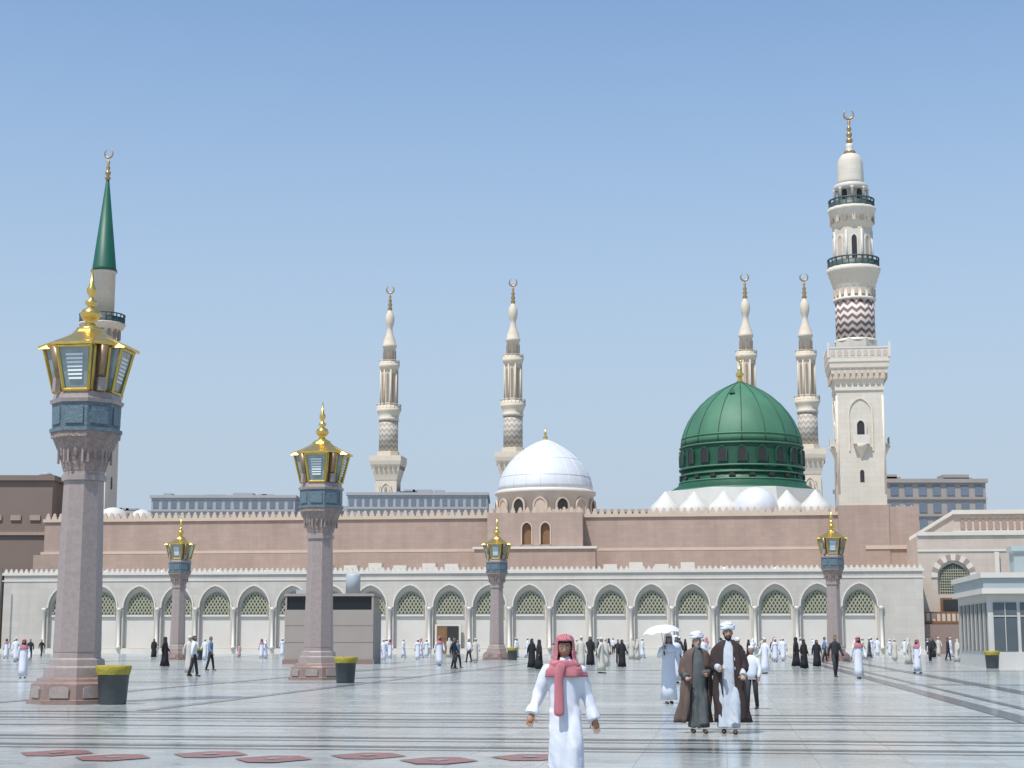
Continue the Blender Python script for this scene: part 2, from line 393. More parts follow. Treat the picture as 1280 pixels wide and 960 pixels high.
b.add([(46.2,14,13.3),(76,14,13.3),(76,14,16.8),(51.5,14,16.8),(51,14,16.2)]+[(46.2,20,13.3),(76,20,13.3),(76,20,16.8),(51.5,20,16.8),(51,20,16.2)],
      [(0,1,2,3,4),(4,3,8,9),(3,2,7,8),(0,4,9,5)],eastw)
b.add([(45.9,13.7,13.2),(51,13.7,16.3),(51,13.7,16.7),(45.9,13.7,13.6),(45.9,13.99,13.2),(51,13.99,16.3),(51,13.99,16.7),(45.9,13.99,13.6)],[(0,1,2,3),(3,2,6,7),(0,4,5,1)],trim)
b.box(51,76,13.6,13.98,16.3,16.8,trim); b.box(51,76,13.7,13.98,14.1,14.35,trim)
for i in range(30): b.archplate(52.2+.8*i,.5,14.5,15.3,15.8,13.9,voussoir,.08)
b.obj('east_wing',parent=mq)

# ---------------------------------------------------------------- domes
GM=MOSQ@Matrix.Translation((26.8,50,0))
b=Bd()
b.octo([(15,11.5),(19.2,11.5),(19.3,11.2),(22.2,10.7),(22.3,10.2)],tent)
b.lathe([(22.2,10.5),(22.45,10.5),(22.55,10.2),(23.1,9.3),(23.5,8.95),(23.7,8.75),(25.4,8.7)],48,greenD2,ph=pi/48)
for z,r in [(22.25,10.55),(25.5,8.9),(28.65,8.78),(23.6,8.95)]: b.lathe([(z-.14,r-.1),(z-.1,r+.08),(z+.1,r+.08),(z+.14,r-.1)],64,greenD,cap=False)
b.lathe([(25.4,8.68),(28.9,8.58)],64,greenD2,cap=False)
dp=[(28.9,8.62),(29.6,8.55),(30.4,8.38),(31.4,8.05),(32.6,7.5),(33.8,6.72),(35,5.7),(36,4.6),(36.8,3.45),(37.4,2.35),(37.9,1.3),(38.3,.35)]
b.lathe(dp,64,greenD)
b.around(16,lambda i:b.tube([(r+.03,0,z) for z,r in dp],[.07]*len(dp),greenD2,5))
for z,r in [(24.6,8.85),(30.0,8.5)]: b.lathe([(z-.12,r-.05),(z-.1,r+.08),(z+.1,r+.08),(z+.12,r-.05)],64,greenD,cap=False)
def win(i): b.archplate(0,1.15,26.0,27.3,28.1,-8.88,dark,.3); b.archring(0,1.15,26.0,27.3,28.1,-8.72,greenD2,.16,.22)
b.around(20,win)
b.around(20,lambda i:b.archplate(0,.9,23.95,24.2,24.45,-8.95,dark,.3),ph=.15)
gd=b.obj('green_dome',GM)
def crescent(b,z,r,m,t=.1):
    pts=[];rd=[]
    for i in range(21):
        a=pi/2+.35+(2*pi-.7)*i/20; pts.append((r*cos(a),0,z+r*sin(a))); rd.append(t*(.25+1.0*sin(pi*i/20)))
    b.tube(pts,rd,m,6)
b=Bd(); b.lathe([(38.2,.35),(38.5,.5),(38.8,.2),(39.1,.45),(39.5,.6),(39.9,.25),(40.2,.35),(40.4,.12),(41.3,.06)],12,gold); crescent(b,41.9,.5,gold,.08); b.obj('finial',parent=gd)
b=Bd(); b.archplate(-1.2,.7,36.1,36.5,36.8,-4.75,greenD,.5); b.obj('dome_hatch',parent=gd)
b=Bd()
def tn(x,y,r,h): b.lathe([(17.4,r),(19.0,r*.97),(19.6,r*.8),(20.4,r*.45),(17.4+h,.1)],18,tent,cx=x,cy=y,mod=(6,.05))
for x in (-10.5,-6.6,-2.6,5.8,9.6): tn(x,-13+abs(x)*.05,2.3,4.1)
b.obj('canvas_skirt',parent=gd)
b=Bd(); b.lathe([(17.2,3),(19.2,3),(20.2,2.7),(21,2.1),(21.6,1.2),(21.85,.2)],28,silver,cx=1.6,cy=-14); b.obj('small_silver_dome',parent=gd)
SM=MOSQ@Matrix.Translation((0.0,36,0))
b=Bd(); b.lathe([(15,6.6),(20.9,6.6),(21.0,6.9),(21.4,6.9),(21.6,6.5)],32,trim)
sd_=[(21.6,6.45),(22.2,6.42),(22.8,6.3),(23.4,6.13),(24.0,5.88),(24.6,5.55),(25.2,5.15),(25.8,4.65),(26.4,4.03),(27.0,3.3),(27.5,2.6),(28.0,1.75),(28.4,.9),(28.6,.4),(28.7,.12)]
b.lathe(sd_,64,silver)
b.around(20,lambda i:b.tube([(r+.005,0,z) for z,r in sd_],[.028]*len(sd_),silver,4))
for z,r in [(23.4,6.15),(25.8,4.66)]: b.lathe([(z-.03,r),(z,r+.03),(z+.03,r-.02)],64,silver,cap=False)
def sw(i):
    b.archplate(0,1.5,17.6,19.2,20.1,-6.75,dark if i%2 else tanl,.3); b.archring(0,1.5,17.6,19.2,20.1,-6.6,tanl,.25,.25)
b.around(14,sw)
b.lathe([(28.6,.2),(29,.35),(29.3,.12),(29.6,.22),(29.8,.06),(30.4,.04)],10,gold)
b.obj('silver_dome',SM)

# ---------------------------------------------------------------- minarets
def railing(b,r,z,h,m,n=24,solid=True):
    b.lathe([(z+h-.15,r-.1),(z+h-.15,r+.08),(z+h,r+.08),(z+h,r-.1)],32,m,cap=False)
    b.around(n,lambda i:b.box(-.07,.07,-r-.04,-r+.06,z,z+h-.15,m))
    if solid: b.lathe([(z,r-.03),(z+h*.62,r-.03),(z+h*.62,r-.1),(z,r-.1)],32,m,cap=False)
b=Bd()
b.sq([(0,3.0),(17.6,3.0)],tan); b.sq([(17.6,2.85),(31.6,2.8)],cream)
for s in (-1,1):
    for t in (-1,1): b.lathe([(19,.16),(31,.16)],8,creams,cx=s*2.75,cy=t*2.75)
for k in range(4):
    M0=b.M.copy(); b.M=Matrix.Rotation(k*pi/2,4,'Z')
    b.archplate(0,.5,20.4,21.6,21.9,-2.87,dark,.1)
    b.archring(0,2.6,24.2,28.8,30.6,-2.82,creams,.18,.12)
    b.archplate(0,.9,25.9,27.3,27.9,-2.9,dark,.1); b.archring(0,.9,25.9,27.3,27.9,-2.8,trim,.25,.2)
    b.box(-.95,.95,-3.6,-2.8,25.0,25.3,creams); b.box(-.95,.95,-3.6,-3.5,25.3,26.1,trim)
    b.lathe([(23.2,.1),(24.0,.4),(24.6,.7),(25.0,.95)],10,creams,cy=-2.85)
    b.M=M0
b.sq([(31.6,2.8),(31.65,2.95),(32.2,2.95),(32.25,2.85)],creams)
b.sq([(32.2,2.85),(32.9,3.0),(33,3.15),(33.6,3.2),(33.7,3.35),(34.3,3.4),(34.4,3.55),(35,3.6),(35.1,3.7),(35.6,3.7)],creams)
for k in range(4):
    M0=b.M.copy(); b.M=Matrix.Rotation(k*pi/2,4,'Z')
    for i in range(9): b.archplate(-2.8+.7*i,.45,33.0,33.9,34.3,-3.4,tanl,.2)
    b.box(-3.6,3.6,-3.72,-3.6,35.6,36.7,trim)
    for i in range(9): b.archplate(-3.1+.78*i,.5,35.8,36.3,36.5,-3.76,tanl,.03)
    b.box(-3.5,3.5,-3.78,-3.58,36.7,36.9,trim)
    b.box(3.5,3.8,-3.82,-3.52,35.6,37.5,trim)
    b.M=M0
b.octo([(35.6,2.5),(38.2,2.5)],cream)
b.lathe([(38.2,2.42),(43.2,2.42)],32,zzR); b.lathe([(38.0,2.6),(38.3,2.6),(38.3,2.42)],32,trim,cap=False)
b.lathe([(43.2,2.6),(43.5,2.6),(43.5,2.45),(44.8,2.45),(45,2.6),(45.5,2.65),(45.6,2.8),(46.1,2.85),(46.2,3.0),(46.7,3.05),(46.8,3.2),(47.4,3.25)],36,creams,mod=(18,.02))
b.around(18,lambda i:b.archplate(0,.4,43.8,44.4,44.7,-2.6,tanl,.15))
railing(b,3.15,47.4,1.2,rail)
b.octo([(47.4,2.3),(52.3,2.3)],cream)
def o1(i): b.archplate(0,.65,47.8,50.7,51.3,-2.34,dark if i%2==0 else tanl,.1); b.archring(0,.65,47.8,50.7,51.3,-2.29,trim,.2,.12); b.lathe([(47.4,.13),(52,.13)],6,trim,cx=.95,cy=-2.3)
b.around(8,o1)
b.lathe([(52.3,2.4),(52.8,2.45),(52.9,2.6),(53.6,2.6),(53.7,2.75),(54.6,2.8),(54.7,2.9),(55.1,2.95)],32,creams,mod=(16,.02))
b.around(16,lambda i:b.archplate(0,.45,53.1,53.8,54.1,-2.78,fard if i%2 else tanl,.1))
railing(b,2.8,55.1,1.1,rail,20)
b.lathe([(55.1,1.3),(58.2,1.3)],16,cream)
def o2(i): b.lathe([(55.1,.2),(57.4,.18),(57.6,.3)],8,trim,cy=-2.0); b.archplate(0,.8,55.2,57.0,57.6,-1.4,dark if i%2 else tanl,.1)
b.around(8,o2)
b.lathe([(57.5,2.1),(58.1,2.15),(58.2,2.0),(58.3,1.65)],24,trim)
b.lathe([(58.3,1.65),(58.7,1.6),(61.0,1.55),(61.6,1.4),(62.1,1.05),(62.3,.6)],32,cream,mod=(16,.035))
b.lathe([(62.3,.65),(62.6,.5),(63.2,.42),(63.6,.5),(63.7,.2),(63.8,.15)],12,trim); b.lathe([(62.35,.7),(62.5,.75),(62.65,.7)],12,bright_f)
b.lathe([(63.7,.2),(63.9,.42),(64.2,.42),(64.4,.15),(64.7,.36),(65,.36),(65.2,.12),(65.5,.3),(65.8,.28),(66,.1),(66.5,.22),(66.7,.08),(67.0,.06)],12,bright_f)
crescent(b,67.5,.6,bright_f,.12)
b.obj('minaret',MOSQ@Matrix.Translation((40.8,18,0)))
b=Bd()
b.sq([(0,2.3),(31,2.2)],cream); b.lathe([(31,2.3),(32.3,2.35),(33.2,2.6),(34,2.8),(34.7,3.1),(35.1,3.2)],32,creams,mod=(16,.02)); railing(b,3.1,35.1,1.2,rail)
b.lathe([(35.1,1.95),(43.2,1.9)],24,cream); b.lathe([(43.2,1.95),(43.8,2.2),(43.9,2.4),(44.4,2.6),(44.5,2.85),(45.0,3.1),(45.2,3.2)],32,creams,mod=(16,.02))
b.around(16,lambda i:b.archplate(0,.45,43.0,43.9,44.3,-2.6,fard,.2))
railing(b,3.1,45.2,1.3,rail); b.lathe([(45.2,1.6),(52.4,1.6),(52.5,1.75),(52.7,1.8)],24,cream)
b.lathe([(52.7,1.85),(53.2,1.65),(66.1,.22)],24,greenC)
b.lathe([(66,.25),(66.3,.45),(66.6,.2),(66.9,.4),(67.2,.4),(67.4,.15),(67.8,.32),(68.1,.15),(68.7,.25),(68.9,.06),(69.4,.05)],12,bright_f); crescent(b,69.9,.6,bright_f,.12)
for k in range(4):
    M0=b.M.copy(); b.M=Matrix.Rotation(k*pi/2,4,'Z'); b.archplate(0,.5,22,23.3,23.7,-2.27,dark,.1); b.M=M0
b.obj('minaret',MOSQ@Matrix.Translation((-61.7,30,0)))
b=Bd()
b.sq([(0,3.2),(49.5,3.1)],farc)
for k in range(4):
    M0=b.M.copy(); b.M=Matrix.Rotation(k*pi/2,4,'Z')
    b.archring(0,3,30,43,46,-3.15,creams,.3,.2)
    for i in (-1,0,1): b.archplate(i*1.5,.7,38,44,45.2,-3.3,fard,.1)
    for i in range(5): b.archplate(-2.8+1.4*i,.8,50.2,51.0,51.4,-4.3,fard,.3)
    b.M=M0
b.sq([(47,3.2),(48,3.4),(49.5,3.8),(50.5,4.0),(51.5,4.4),(52.5,4.6)],farc); b.sq([(52.5,4.6),(54.0,4.6)],farc)
b.octo([(52.5,3.1),(55.5,3.0)],farc); b.lathe([(55.5,2.8),(64.5,2.75)],24,zzG)
b.lathe([(64.5,3.0),(65.3,3.0),(65.5,2.8),(66.5,3.1),(67.2,3.4),(68,3.7)],24,farc); railing(b,3.6,68,1.4,farc,20)
b.octo([(68,2.2),(80.5,2.2)],farc)
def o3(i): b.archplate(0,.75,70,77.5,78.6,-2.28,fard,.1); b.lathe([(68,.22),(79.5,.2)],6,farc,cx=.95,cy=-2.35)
b.around(8,o3)
b.lathe([(79.5,2.6),(80.5,2.9),(81.3,3.1)],24,farc); railing(b,3.0,81.3,1.1,farc,16)
b.lathe([(81.3,1.9),(86.2,1.8),(86.4,2.1),(87,2.1),(87.3,1.9),(88.5,1.7),(90,1.1),(91.5,.8),(92.3,.8),(93,1.1),(94.5,1.35),(96,1.25),(97,.7),(97.6,.4)],20,farc)
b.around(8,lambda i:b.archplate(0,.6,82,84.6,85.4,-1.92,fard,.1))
b.lathe([(97.4,.4),(98,.75),(98.6,.4),(99.2,.7),(99.8,.35),(100.4,.6),(101,.25),(101.8,.4),(102.2,.12),(102.8,.1)],12,bright_f); crescent(b,103.8,1.1,bright_f,.22)
fm=b.mesh('far_minaret')
for x,y in [(-36.0,475),(.3,465),(83.3,458),(66.4,458)]:
    inst('minaret',fm,Matrix.Translation((x,y,0))@Matrix.Rotation(YAW,4,'Z'))

# ---------------------------------------------------------------- background buildings
def block(name,x0,x1,y,h,dep,rows,cols,wm,ww=.6,wh=.55,z0=2):
    b=Bd(); b.box(x0,x1,y,y+dep,0,h,wm)
    cw=(x1-x0)/cols; rh=(h-z0)/rows
    for r in range(rows):
        for c in range(cols):
            xa=x0+(c+.5)*cw; zb=z0+r*rh+rh*.25
            b.box(xa-cw*ww/2,xa+cw*ww/2,y-.12,y-.003,zb,zb+rh*wh,bgw)
        b.box(x0-.2,x1+.2,y-.4,y-.125,z0+r*rh+.15,z0+r*rh+.35,wm)
    b.box(x0-.4,x1+.4,y-.5,y+dep+.3,h,h+.8,wm)
    for i in range(5):
        xx=x0+random.random()*(x1-x0-5); b.box(xx,xx+2+random.random()*4,y+4,y+9,h+.8,h+1.3+random.random()*.9,wm)
    return b.obj(name)
block('hotel_building',-103,-62,468,41.5,30,10,16,bgb); block('hotel_building',-120,-101,480,38,25,9,8,bgb)
block('hotel_building',-47,-7,468,42.3,30,10,18,bgb)
block('hotel_building',-62,-47.6,485,39,30,9,6,bgb); block('hotel_building',-6,60,500,40,30,9,22,bgb)
block('hotel_building',70,95.5,330,32.8,25,9,9,mat('hotel_brown',(.34,.30,.27),.8,.08,.2),.55,.6)
block('hotel_building',96,150,420,30,25,8,16,bgb)
b=Bd(); b.box(-100,-62.3,222,250,0,22.9,brownb); b.box(-100,-62,221.6,250.4,22.9,23.6,brownb)
for i in range(14): b.box(-99+2.6*i,-97.6+2.6*i,221.8,221.99,17.5,18.2,tan)
b.box(-100,-62.2,221.7,221.99,15.5,15.9,tan)
b.lathe([(23.6,.3),(23.8,1.1),(24.3,.1)],10,bgb,cx=-63.8,cy=224)
b.obj('brown_building')
b=Bd(); b.box(-90,-60.95,0,10,0,9.2,brownb); b.lathe([(0,.12),(9.9,.10)],8,binm,cx=-60.4,cy=-1.5); b.box(-90,-61.6,-.25,-.01,8.8,9.3,trim); b.obj('side_wall',MOSQ)

# ---------------------------------------------------------------- kiosks
KM=Matrix.Translation((-12.15,110,0))@Matrix.Rotation(YAW*.3,4,'Z')
b=Bd(); b.box(-2.95,2.95,0,4.5,0,3.55,kioskm); b.box(-2.85,2.85,.15,4.4,3.55,4.45,kdark); b.box(-3.0,3.0,-.05,4.6,4.45,4.62,kioskm)
for x in (-2.95,-.0,2.83): b.box(x,x+.12,.0,.14,3.55,4.45,kioskm)
b.box(-3.05,3.05,-.12,-.003,0,.3,lampb); b.box(-.0,.03,-.02,-.013,.3,3.5,binm)
for z in (1.4,2.5): b.box(-2.95,2.95,-.012,-.003,z,z+.03,lampb)
b.lathe([(4.62,.5),(5.9,.5),(6.0,.42)],16,metalg,cx=1.3,cy=2); b.box(-2.4,-1.2,1,2.5,4.62,4.9,metalg)
b.obj('stairway_kiosk',KM)
RM=Matrix.Translation((27.3,95,0))@Matrix.Rotation(YAW,4,'Z')
b=Bd(); b.box(0,9,0,12,0,4.2,kwhite); b.box(-.35,9.3,-.5,12,4.2,4.5,trim); b.box(-.25,9.2,-.4,11.9,4.5,5.1,kblue); b.box(-.4,9.3,-.55,12,5.1,5.4,trim)
for i in range(6):
    b.box(.3+1.5*i,1.6+1.5*i,-.06,-.003,.95,3.7,kwin); b.box(.93+1.5*i,.97+1.5*i,-.10,-.065,.95,3.7,kwhite); b.box(.3+1.5*i,1.6+1.5*i,-.10,-.065,2.9,2.96,kwhite)
b.box(-.06,9,-.12,-.003,0,.9,kwhite)
for i in range(7): b.box(-.06,-.003,.5+1.6*i,1.7+1.6*i,.95,3.7,kwin); b.box(-.1,-.065,1.08+1.6*i,1.12+1.6*i,.95,3.7,kwhite)
b.sq([(5.4,.8),(6.6,.8),(6.7,.95),(7.0,.9)],kblue,cx=2.6,cy=2)
b.obj('service_kiosk',RM)

# ---------------------------------------------------------------- lamp columns
b=Bd()
b.octo([(0,1.12),(.1,1.12),(.12,1.05),(.5,1.02),(.56,.92),(.62,.90),(.66,.80)],lampb)
b.octo([(.66,.76),(.9,.74),(.95,.66),(1.1,.64),(1.15,.56),(1.3,.55)],lampst)
b.around(8,lambda i:(b.archplate(0,.5,.16,.38,.46,-1.09,lampst,.06)))
b.octo([(1.3,.56),(5.7,.47)],lampst); b.octo([(5.7,.53),(5.85,.53),(5.86,.49),(5.95,.49)],lampst)
b.octo([(5.95,.50),(6.2,.56),(6.5,.66),(6.78,.77),(6.8,.82),(6.95,.83)],lampcap)
def cap(i): b.lathe([(6.25,.02),(6.35,.06),(6.6,.08),(6.72,.03)],8,lampcap,cy=-.62); b.archring(0,.34,6.15,6.45,6.65,-.62,lampst,.05,.05)
b.around(8,cap)
b.octo([(6.95,.86),(7.05,.86),(7.06,.80),(7.7,.82)],lampblue)
b.around(8,lambda i:(b.box(-.24,.24,-.845,-.80,7.14,7.6,lampblue)))
b.octo([(7.7,.86),(7.8,.88),(7.82,.82),(7.98,.78)],lampst)
b.octo([(7.98,.66),(9.2,.86)],bronze)
def lant(i):
    def q(z,t):
        k=(z-8.02)/(9.18-8.02); return .33+.13*k-t, -(.80+.27*k)
    w0,y0=q(8.02,0); w1,y1=q(9.18,0)
    b.add([(-w0+.02,y0+.03,8.05),(w0-.02,y0+.03,8.05),(w1-.02,y1+.03,9.15),(-w1+.02,y1+.03,9.15),(-w0+.02,-.5,8.05),(w0-.02,-.5,8.05),(w1-.02,-.5,9.15),(-w1+.02,-.5,9.15)],
          [(0,1,2,3),(1,5,6,2),(4,0,3,7)],pane)
    for a,c in (((-w0,y0,8.0),(-w1,y1,9.2)),((w0,y0,8.0),(w1,y1,9.2)),((-w0,y0,8.02),(w0,y0,8.02)),((-w1,y1,9.14),(w1,y1,9.14)),
                ((-w0,-.6,8.0),(-w1,-.75,9.2)),((w0,-.6,8.0),(w1,-.75,9.2))):
        b.tube([a,c],[.045,.045],goldd,4,sm=False)
    for s in (-1,1): b.tube([(s*w0,y0,8.03),(s*w0,-.55,8.03)],[.04,.04],goldd,4,sm=False)
    for k in range(7):
        z=8.28+.10*k; ww,yy=q(z,.12); b.box(-ww*.75,ww*.75,yy+.0,yy+.02,z,z+.06,bulb)
    b.add([(-w1-.08,y1-.12,9.15),(w1+.08,y1-.12,9.15),(w1*.8,-.5,9.5),(-w1*.8,-.5,9.5),(-w1-.08,y1-.12,9.22),(w1+.08,y1-.12,9.22),(-w1-.08,-.8,9.15),(w1+.08,-.8,9.15)],
          [(0,1,5,4),(4,5,2,3),(1,7,2,5),(0,4,3,6),(0,6,7,1)],gold)
b.around(4,lant)
def cpost(i):
    b.box(-.10,.10,-.93,-.80,8.0,8.35,lampst); b.tube([(0,-.78,8.3),(0,-.92,9.2)],[.10,.16],bronze,6)
b.around(4,cpost,ph=pi/4)
b.octo([(9.2,1.02),(9.27,1.04),(9.34,.92),(9.5,.62),(9.62,.42),(9.7,.36)],gold)
b.lathe([(9.65,.34),(9.75,.36),(9.8,.24),(9.86,.14),(9.95,.12),(10.02,.22),(10.14,.28),(10.26,.22),(10.33,.1),(10.38,.09),(10.43,.16),(10.5,.16),(10.55,.07),(10.64,.06),(10.74,.13),(10.84,.13),(10.94,.07),(11.4,.015)],16,gold)
lampmesh=b.mesh('lamp_column')
for x,y in [(-11.2,42.8),(-7.9,67.8),(-1.22,133),(-26.8,133),(24.3,125)]:
    inst('ornate_lamp_column',lampmesh,Matrix.Translation((x,y,0))@Matrix.Rotation(YAW,4,'Z'))
b=Bd(); b.lathe([(0,.33),(.04,.34),(.85,.40),(.86,.42),(.9,.42)],24,binm); b.lathe([(.74,.405),(.84,.43),(.93,.45),(.97,.43),(.96,.38),(.8,.36)],24,binb,mod=(9,.025),cap=False)
b.lathe([(.7,.36),(.72,.34)],20,kdark); bm_=b.mesh('bin')
for x,y in [(-10.05,42.0),(-6.25,62.5),(.05,131),(27.0,93.5),(-24.9,132)]: inst('litter_bin',bm_,Matrix.Translation((x,y,0)))

# ---------------------------------------------------------------- people
skin=mat('skin_brown',(.33,.18,.115),.55,.08,8); skinl=mat('skin_light',(.42,.25,.17),.55,.08,8)
hair=mat('hair_black',(.012,.01,.009),.6,.2,20); grey=mat('beard_grey',(.35,.33,.31),.8,.2,30)
eyew=mat('eye_white',(.6,.58,.55),.3,.02); lip=mat('lip',(.28,.12,.09),.5,.1)
cw=mat('cloth_white',(.64,.66,.72),.85,.06,3); cc_=mat('cloth_cream',(.52,.49,.43),.85,.06,3); cb_=mat('cloth_black',(.012,.012,.014),.8,.2,4)
cbr=mat('cloth_brown',(.040,.024,.022),.85,.2,5); cgr=mat('cloth_grey',(.085,.095,.095),.85,.15,5); ctan=mat('cloak_taupe',(.115,.078,.062),.85,.15,5)
cbl=mat('cloth_blue_shirt',(.14,.20,.30),.85,.1,5); cdk=mat('cloth_dark_trousers',(.025,.025,.03),.8,.2,5); cpk=mat('cloth_pink',(.45,.28,.28),.85,.1,5)
leather=mat('sandal_leather',(.05,.03,.02),.5,.2,8); clt=mat('cloth_pale_blue',(.48,.52,.57),.85,.06,4)
def checkm():
    m=bpy.data.materials.new('shemagh_red_check'); nt,bs=nodes(m); tc=N(nt,"ShaderNodeTexCoord")
    ch=N(nt,"ShaderNodeTexChecker"); ch.inputs['Scale'].default_value=75; nt.links.new(tc.outputs['Object'],ch.inputs[0])
    ch.inputs[1].default_value=(.40,.035,.055,1); ch.inputs[2].default_value=(.56,.33,.36,1)
    no=N(nt,"ShaderNodeTexNoise"); no.inputs['Scale'].default_value=14; nt.links.new(tc.outputs['Object'],no.inputs['Vector'])
    nt.links.new(mix(nt,mth(nt,'MULTIPLY',no.outputs[0],.55),ch.outputs[0],(.33,.07,.09)),bs.inputs[0]); bs.inputs['Roughness'].default_value=.9; return m
shem=checkm()
def head(b,z=1.62,sk=skin,beard=None,hr=hair,det=True,tilt=0,turn=0):
    M0=b.M.copy(); b.M=b.M@Matrix.Translation((0,-.01,z))@Matrix.Rotation(turn,4,'Z')@Matrix.Rotation(tilt,4,'X')
    S,R=(36,28) if det else (12,9)
    vs=[];fs=[]
    def P(dx,dy,dz):
        x=.076*dx;y=.098*dy;zz=.118*dz
        if dz<0: x*=1-.22*dz*dz
        if dy<0:
            g=lambda cx,cz,sx,sz:math.exp(-((dx-cx)/sx)**2-((dz-cz)/sz)**2)
            y*=.94
            y-=.028*g(0,-.20,.15,.13)+.014*g(0,.0,.12,.2)
            y+=.012*(g(.38,.06,.2,.13)+g(-.38,.06,.2,.13))
            y-=.007*(g(.35,.27,.3,.09)+g(-.35,.27,.3,.09))
            y-=.008*g(0,-.47,.25,.07)+.006*g(0,-.60,.22,.05)
            y-=.014*g(0,-.88,.35,.16)
            if beard and dz<-.3: y-=.018*min(1,(-.3-dz)*3); zz-=.025*min(1,(-.3-dz)*2)
        return (x,y,zz)
    vs.append(P(0,0,-1))
    for j in range(1,R):
        t=-pi/2+pi*j/R
        for i in range(S):
            a=2*pi*i/S+pi/S; vs.append(P(cos(t)*cos(a),cos(t)*sin(a),sin(t)))
    vs.append(P(0,0,1)); L=len(vs)-1
    for i in range(S): fs.append((0,1+(i+1)%S,1+i)); fs.append((L,L-S+i,L-S+(i+1)%S))
    for j in range(R-2):
        for i in range(S):
            k=(i+1)%S; fs.append((1+j*S+i,1+j*S+k,1+(j+1)*S+k,1+(j+1)*S+i))
    o=len(b.v); b.add(vs,[],sk)
    for f in fs:
        c=sum((Vector(vs[i]) for i in f),Vector())/len(f); m=sk
        if c.z>.066 or (c.y>.015 and c.z>-.05) : m=hr
        if beard and (c.z<-.058 or (c.z<.0 and abs(c.x)>.058)) and c.y<.03: m=beard
        if beard and -.05<c.z<-.036 and abs(c.x)<.035 and c.y<-.07: m=beard
        if det and abs(c.x)<.024 and -.070<c.z<-.052 and c.y<-.07: m=lip
        b.f.append(tuple(o+i for i in f)); b.m.append(b.mi(m)); b.s.append(True)
    for s in (-1,1): b.ball((s*.077,.008,-.005),(.010,.02,.032),sk,8,6)
    if det:
        for s in (-1,1):
            b.ball((s*.029,-.079,.008),(.014,.010,.008),eyew,8,6); b.ball((s*.029,-.0875,.008),(.006,.003,.006),hair,8,6)
            b.tube([(s*.012,-.096,.030),(s*.03,-.096,.036),(s*.05,-.083,.030)],[.003,.004,.003],hr,5)
    b.M=M0
def hand(b,w,d,side,sk,det=True,curl=.5):
    w=Vector(w); d=Vector(d).normalized(); n=Vector((0,-1,0)); n=(n-d*n.dot(d)).normalized(); s=d.cross(n)*1.0
    if s.x*side<0: s=-s
    sg=8 if det else 4
    b.tube([w-d*.03,w+d*.02,w+d*.06,w+d*.095],[.026,.034,.040,.036],sk,sg,.5)
    for k,(o,l) in enumerate([(.030,.070),(.010,.080),(-.010,.074),(-.028,.058)]):
        p=w+d*.085+s*o; c=curl
        q1=p+(d*cos(c*.5)+n*sin(c*.5))*l*.45; q2=q1+(d*cos(c*1.2)+n*sin(c*1.2))*l*.32; q3=q2+(d*cos(c*1.9)+n*sin(c*1.9))*l*.25
        b.tube([p-d*.01,q1,q2,q3],[.0095,.009,.008,.006],sk,6 if det else 3)
    p=w+d*.03+s*.034; q=p+(d*.6+s*.7+n*.3).normalized()*.035; r=q+(d*.9+s*.2+n*.4).normalized()*.028
    b.tube([p-s*.012,q,r],[.013,.011,.008],sk,6 if det else 3)
def turban(b,m,z=1.70,r=.105,det=True):
    sg=32 if det else 10
    for k,(tx,ty,dz,rr) in enumerate([(.22,.0,0,1),(-.15,.25,.010,1.03),(-.12,-.28,.016,1.03),(.2,.15,.035,.92),(-.1,-.2,.05,.80),(.1,.2,.065,.62)]):
        pts=[];ra=[]
        for i in range(sg+1):
            a=2*pi*i/sg; x=r*.92*rr*cos(a); y=r*1.08*rr*sin(a); pts.append((x,y+.005,z+dz+x*ty-y*tx*.6)); ra.append(.024*(1+.15*sin(3*a+k*2)))
        b.tube(pts,ra,m,8 if det else 5)
    b.ball((0,0,z+.03),(r*.85,r,.075),m,14,8)
def shemagh(b,m,z0=1.62,seg=32,seed=1,low=1.30,wd=1.0):
    rings=[(0,.0,z0+.150,.01,.01),(0,.0,z0+.142,.055,.065),(0,0,z0+.115,.088,.105),(0,.0,z0+.075,.098,.120),(0,.003,z0+.03,.102,.124,.03),(0,.006,z0-.03,.108,.122,.05),
           (0,.01,z0-.09,.116,.120,.07),(0,.01,z0-.135,.128,.125,.08),(0,.0,z0-.18,.165*wd,.14,.07),(0,.0,z0-.225,.21*wd,.16,.07),(0,.01,z0-.275,.232*wd,.175,.09),(0,.02,low,.236*wd,.182,.12)]
    def gap(z):
        if z>z0+.068 or z<z0-.12: return 0
        return .95 if z>z0-.06 else .75
    b.loft(rings,m,seg,seed=seed,nf=6,gap=gap)
def finish(o,voxel=None,disp=0,sol=0,seed=0,smooth_it=0):
    if voxel:
        md=o.modifiers.new('r','REMESH'); md.mode='VOXEL'; md.voxel_size=voxel; md.use_smooth_shade=True
    if smooth_it:
        md=o.modifiers.new('s','SMOOTH'); md.factor=.6; md.iterations=smooth_it
    if not voxel:
        md=o.modifiers.new('d','SUBSURF'); md.levels=1
    if sol:
        md=o.modifiers.new('t','SOLIDIFY'); md.thickness=sol; md.offset=0
    dg=bpy.context.evaluated_depsgraph_get(); me=bpy.data.meshes.new_from_object(o.evaluated_get(dg)); o.modifiers.clear(); o.data=me
    if disp:
        for v in me.vertices:
            c=v.co; k=disp*(1.25-min(1,c.z/1.5)*.65)
            n=noise.noise(Vector((c.x*11+seed+c.z*1.5,c.y*11,c.z*1.9)))*.9+noise.noise(Vector((c.x*14+c.z*9,c.y*14+seed,c.z*7)))*.22
            d=Vector((c.x,c.y,0)); d=d.normalized() if sol and d.length>0 else v.normal
            v.co=c+d*n*k
        me.update()
    for p in me.polygons: p.use_smooth=True
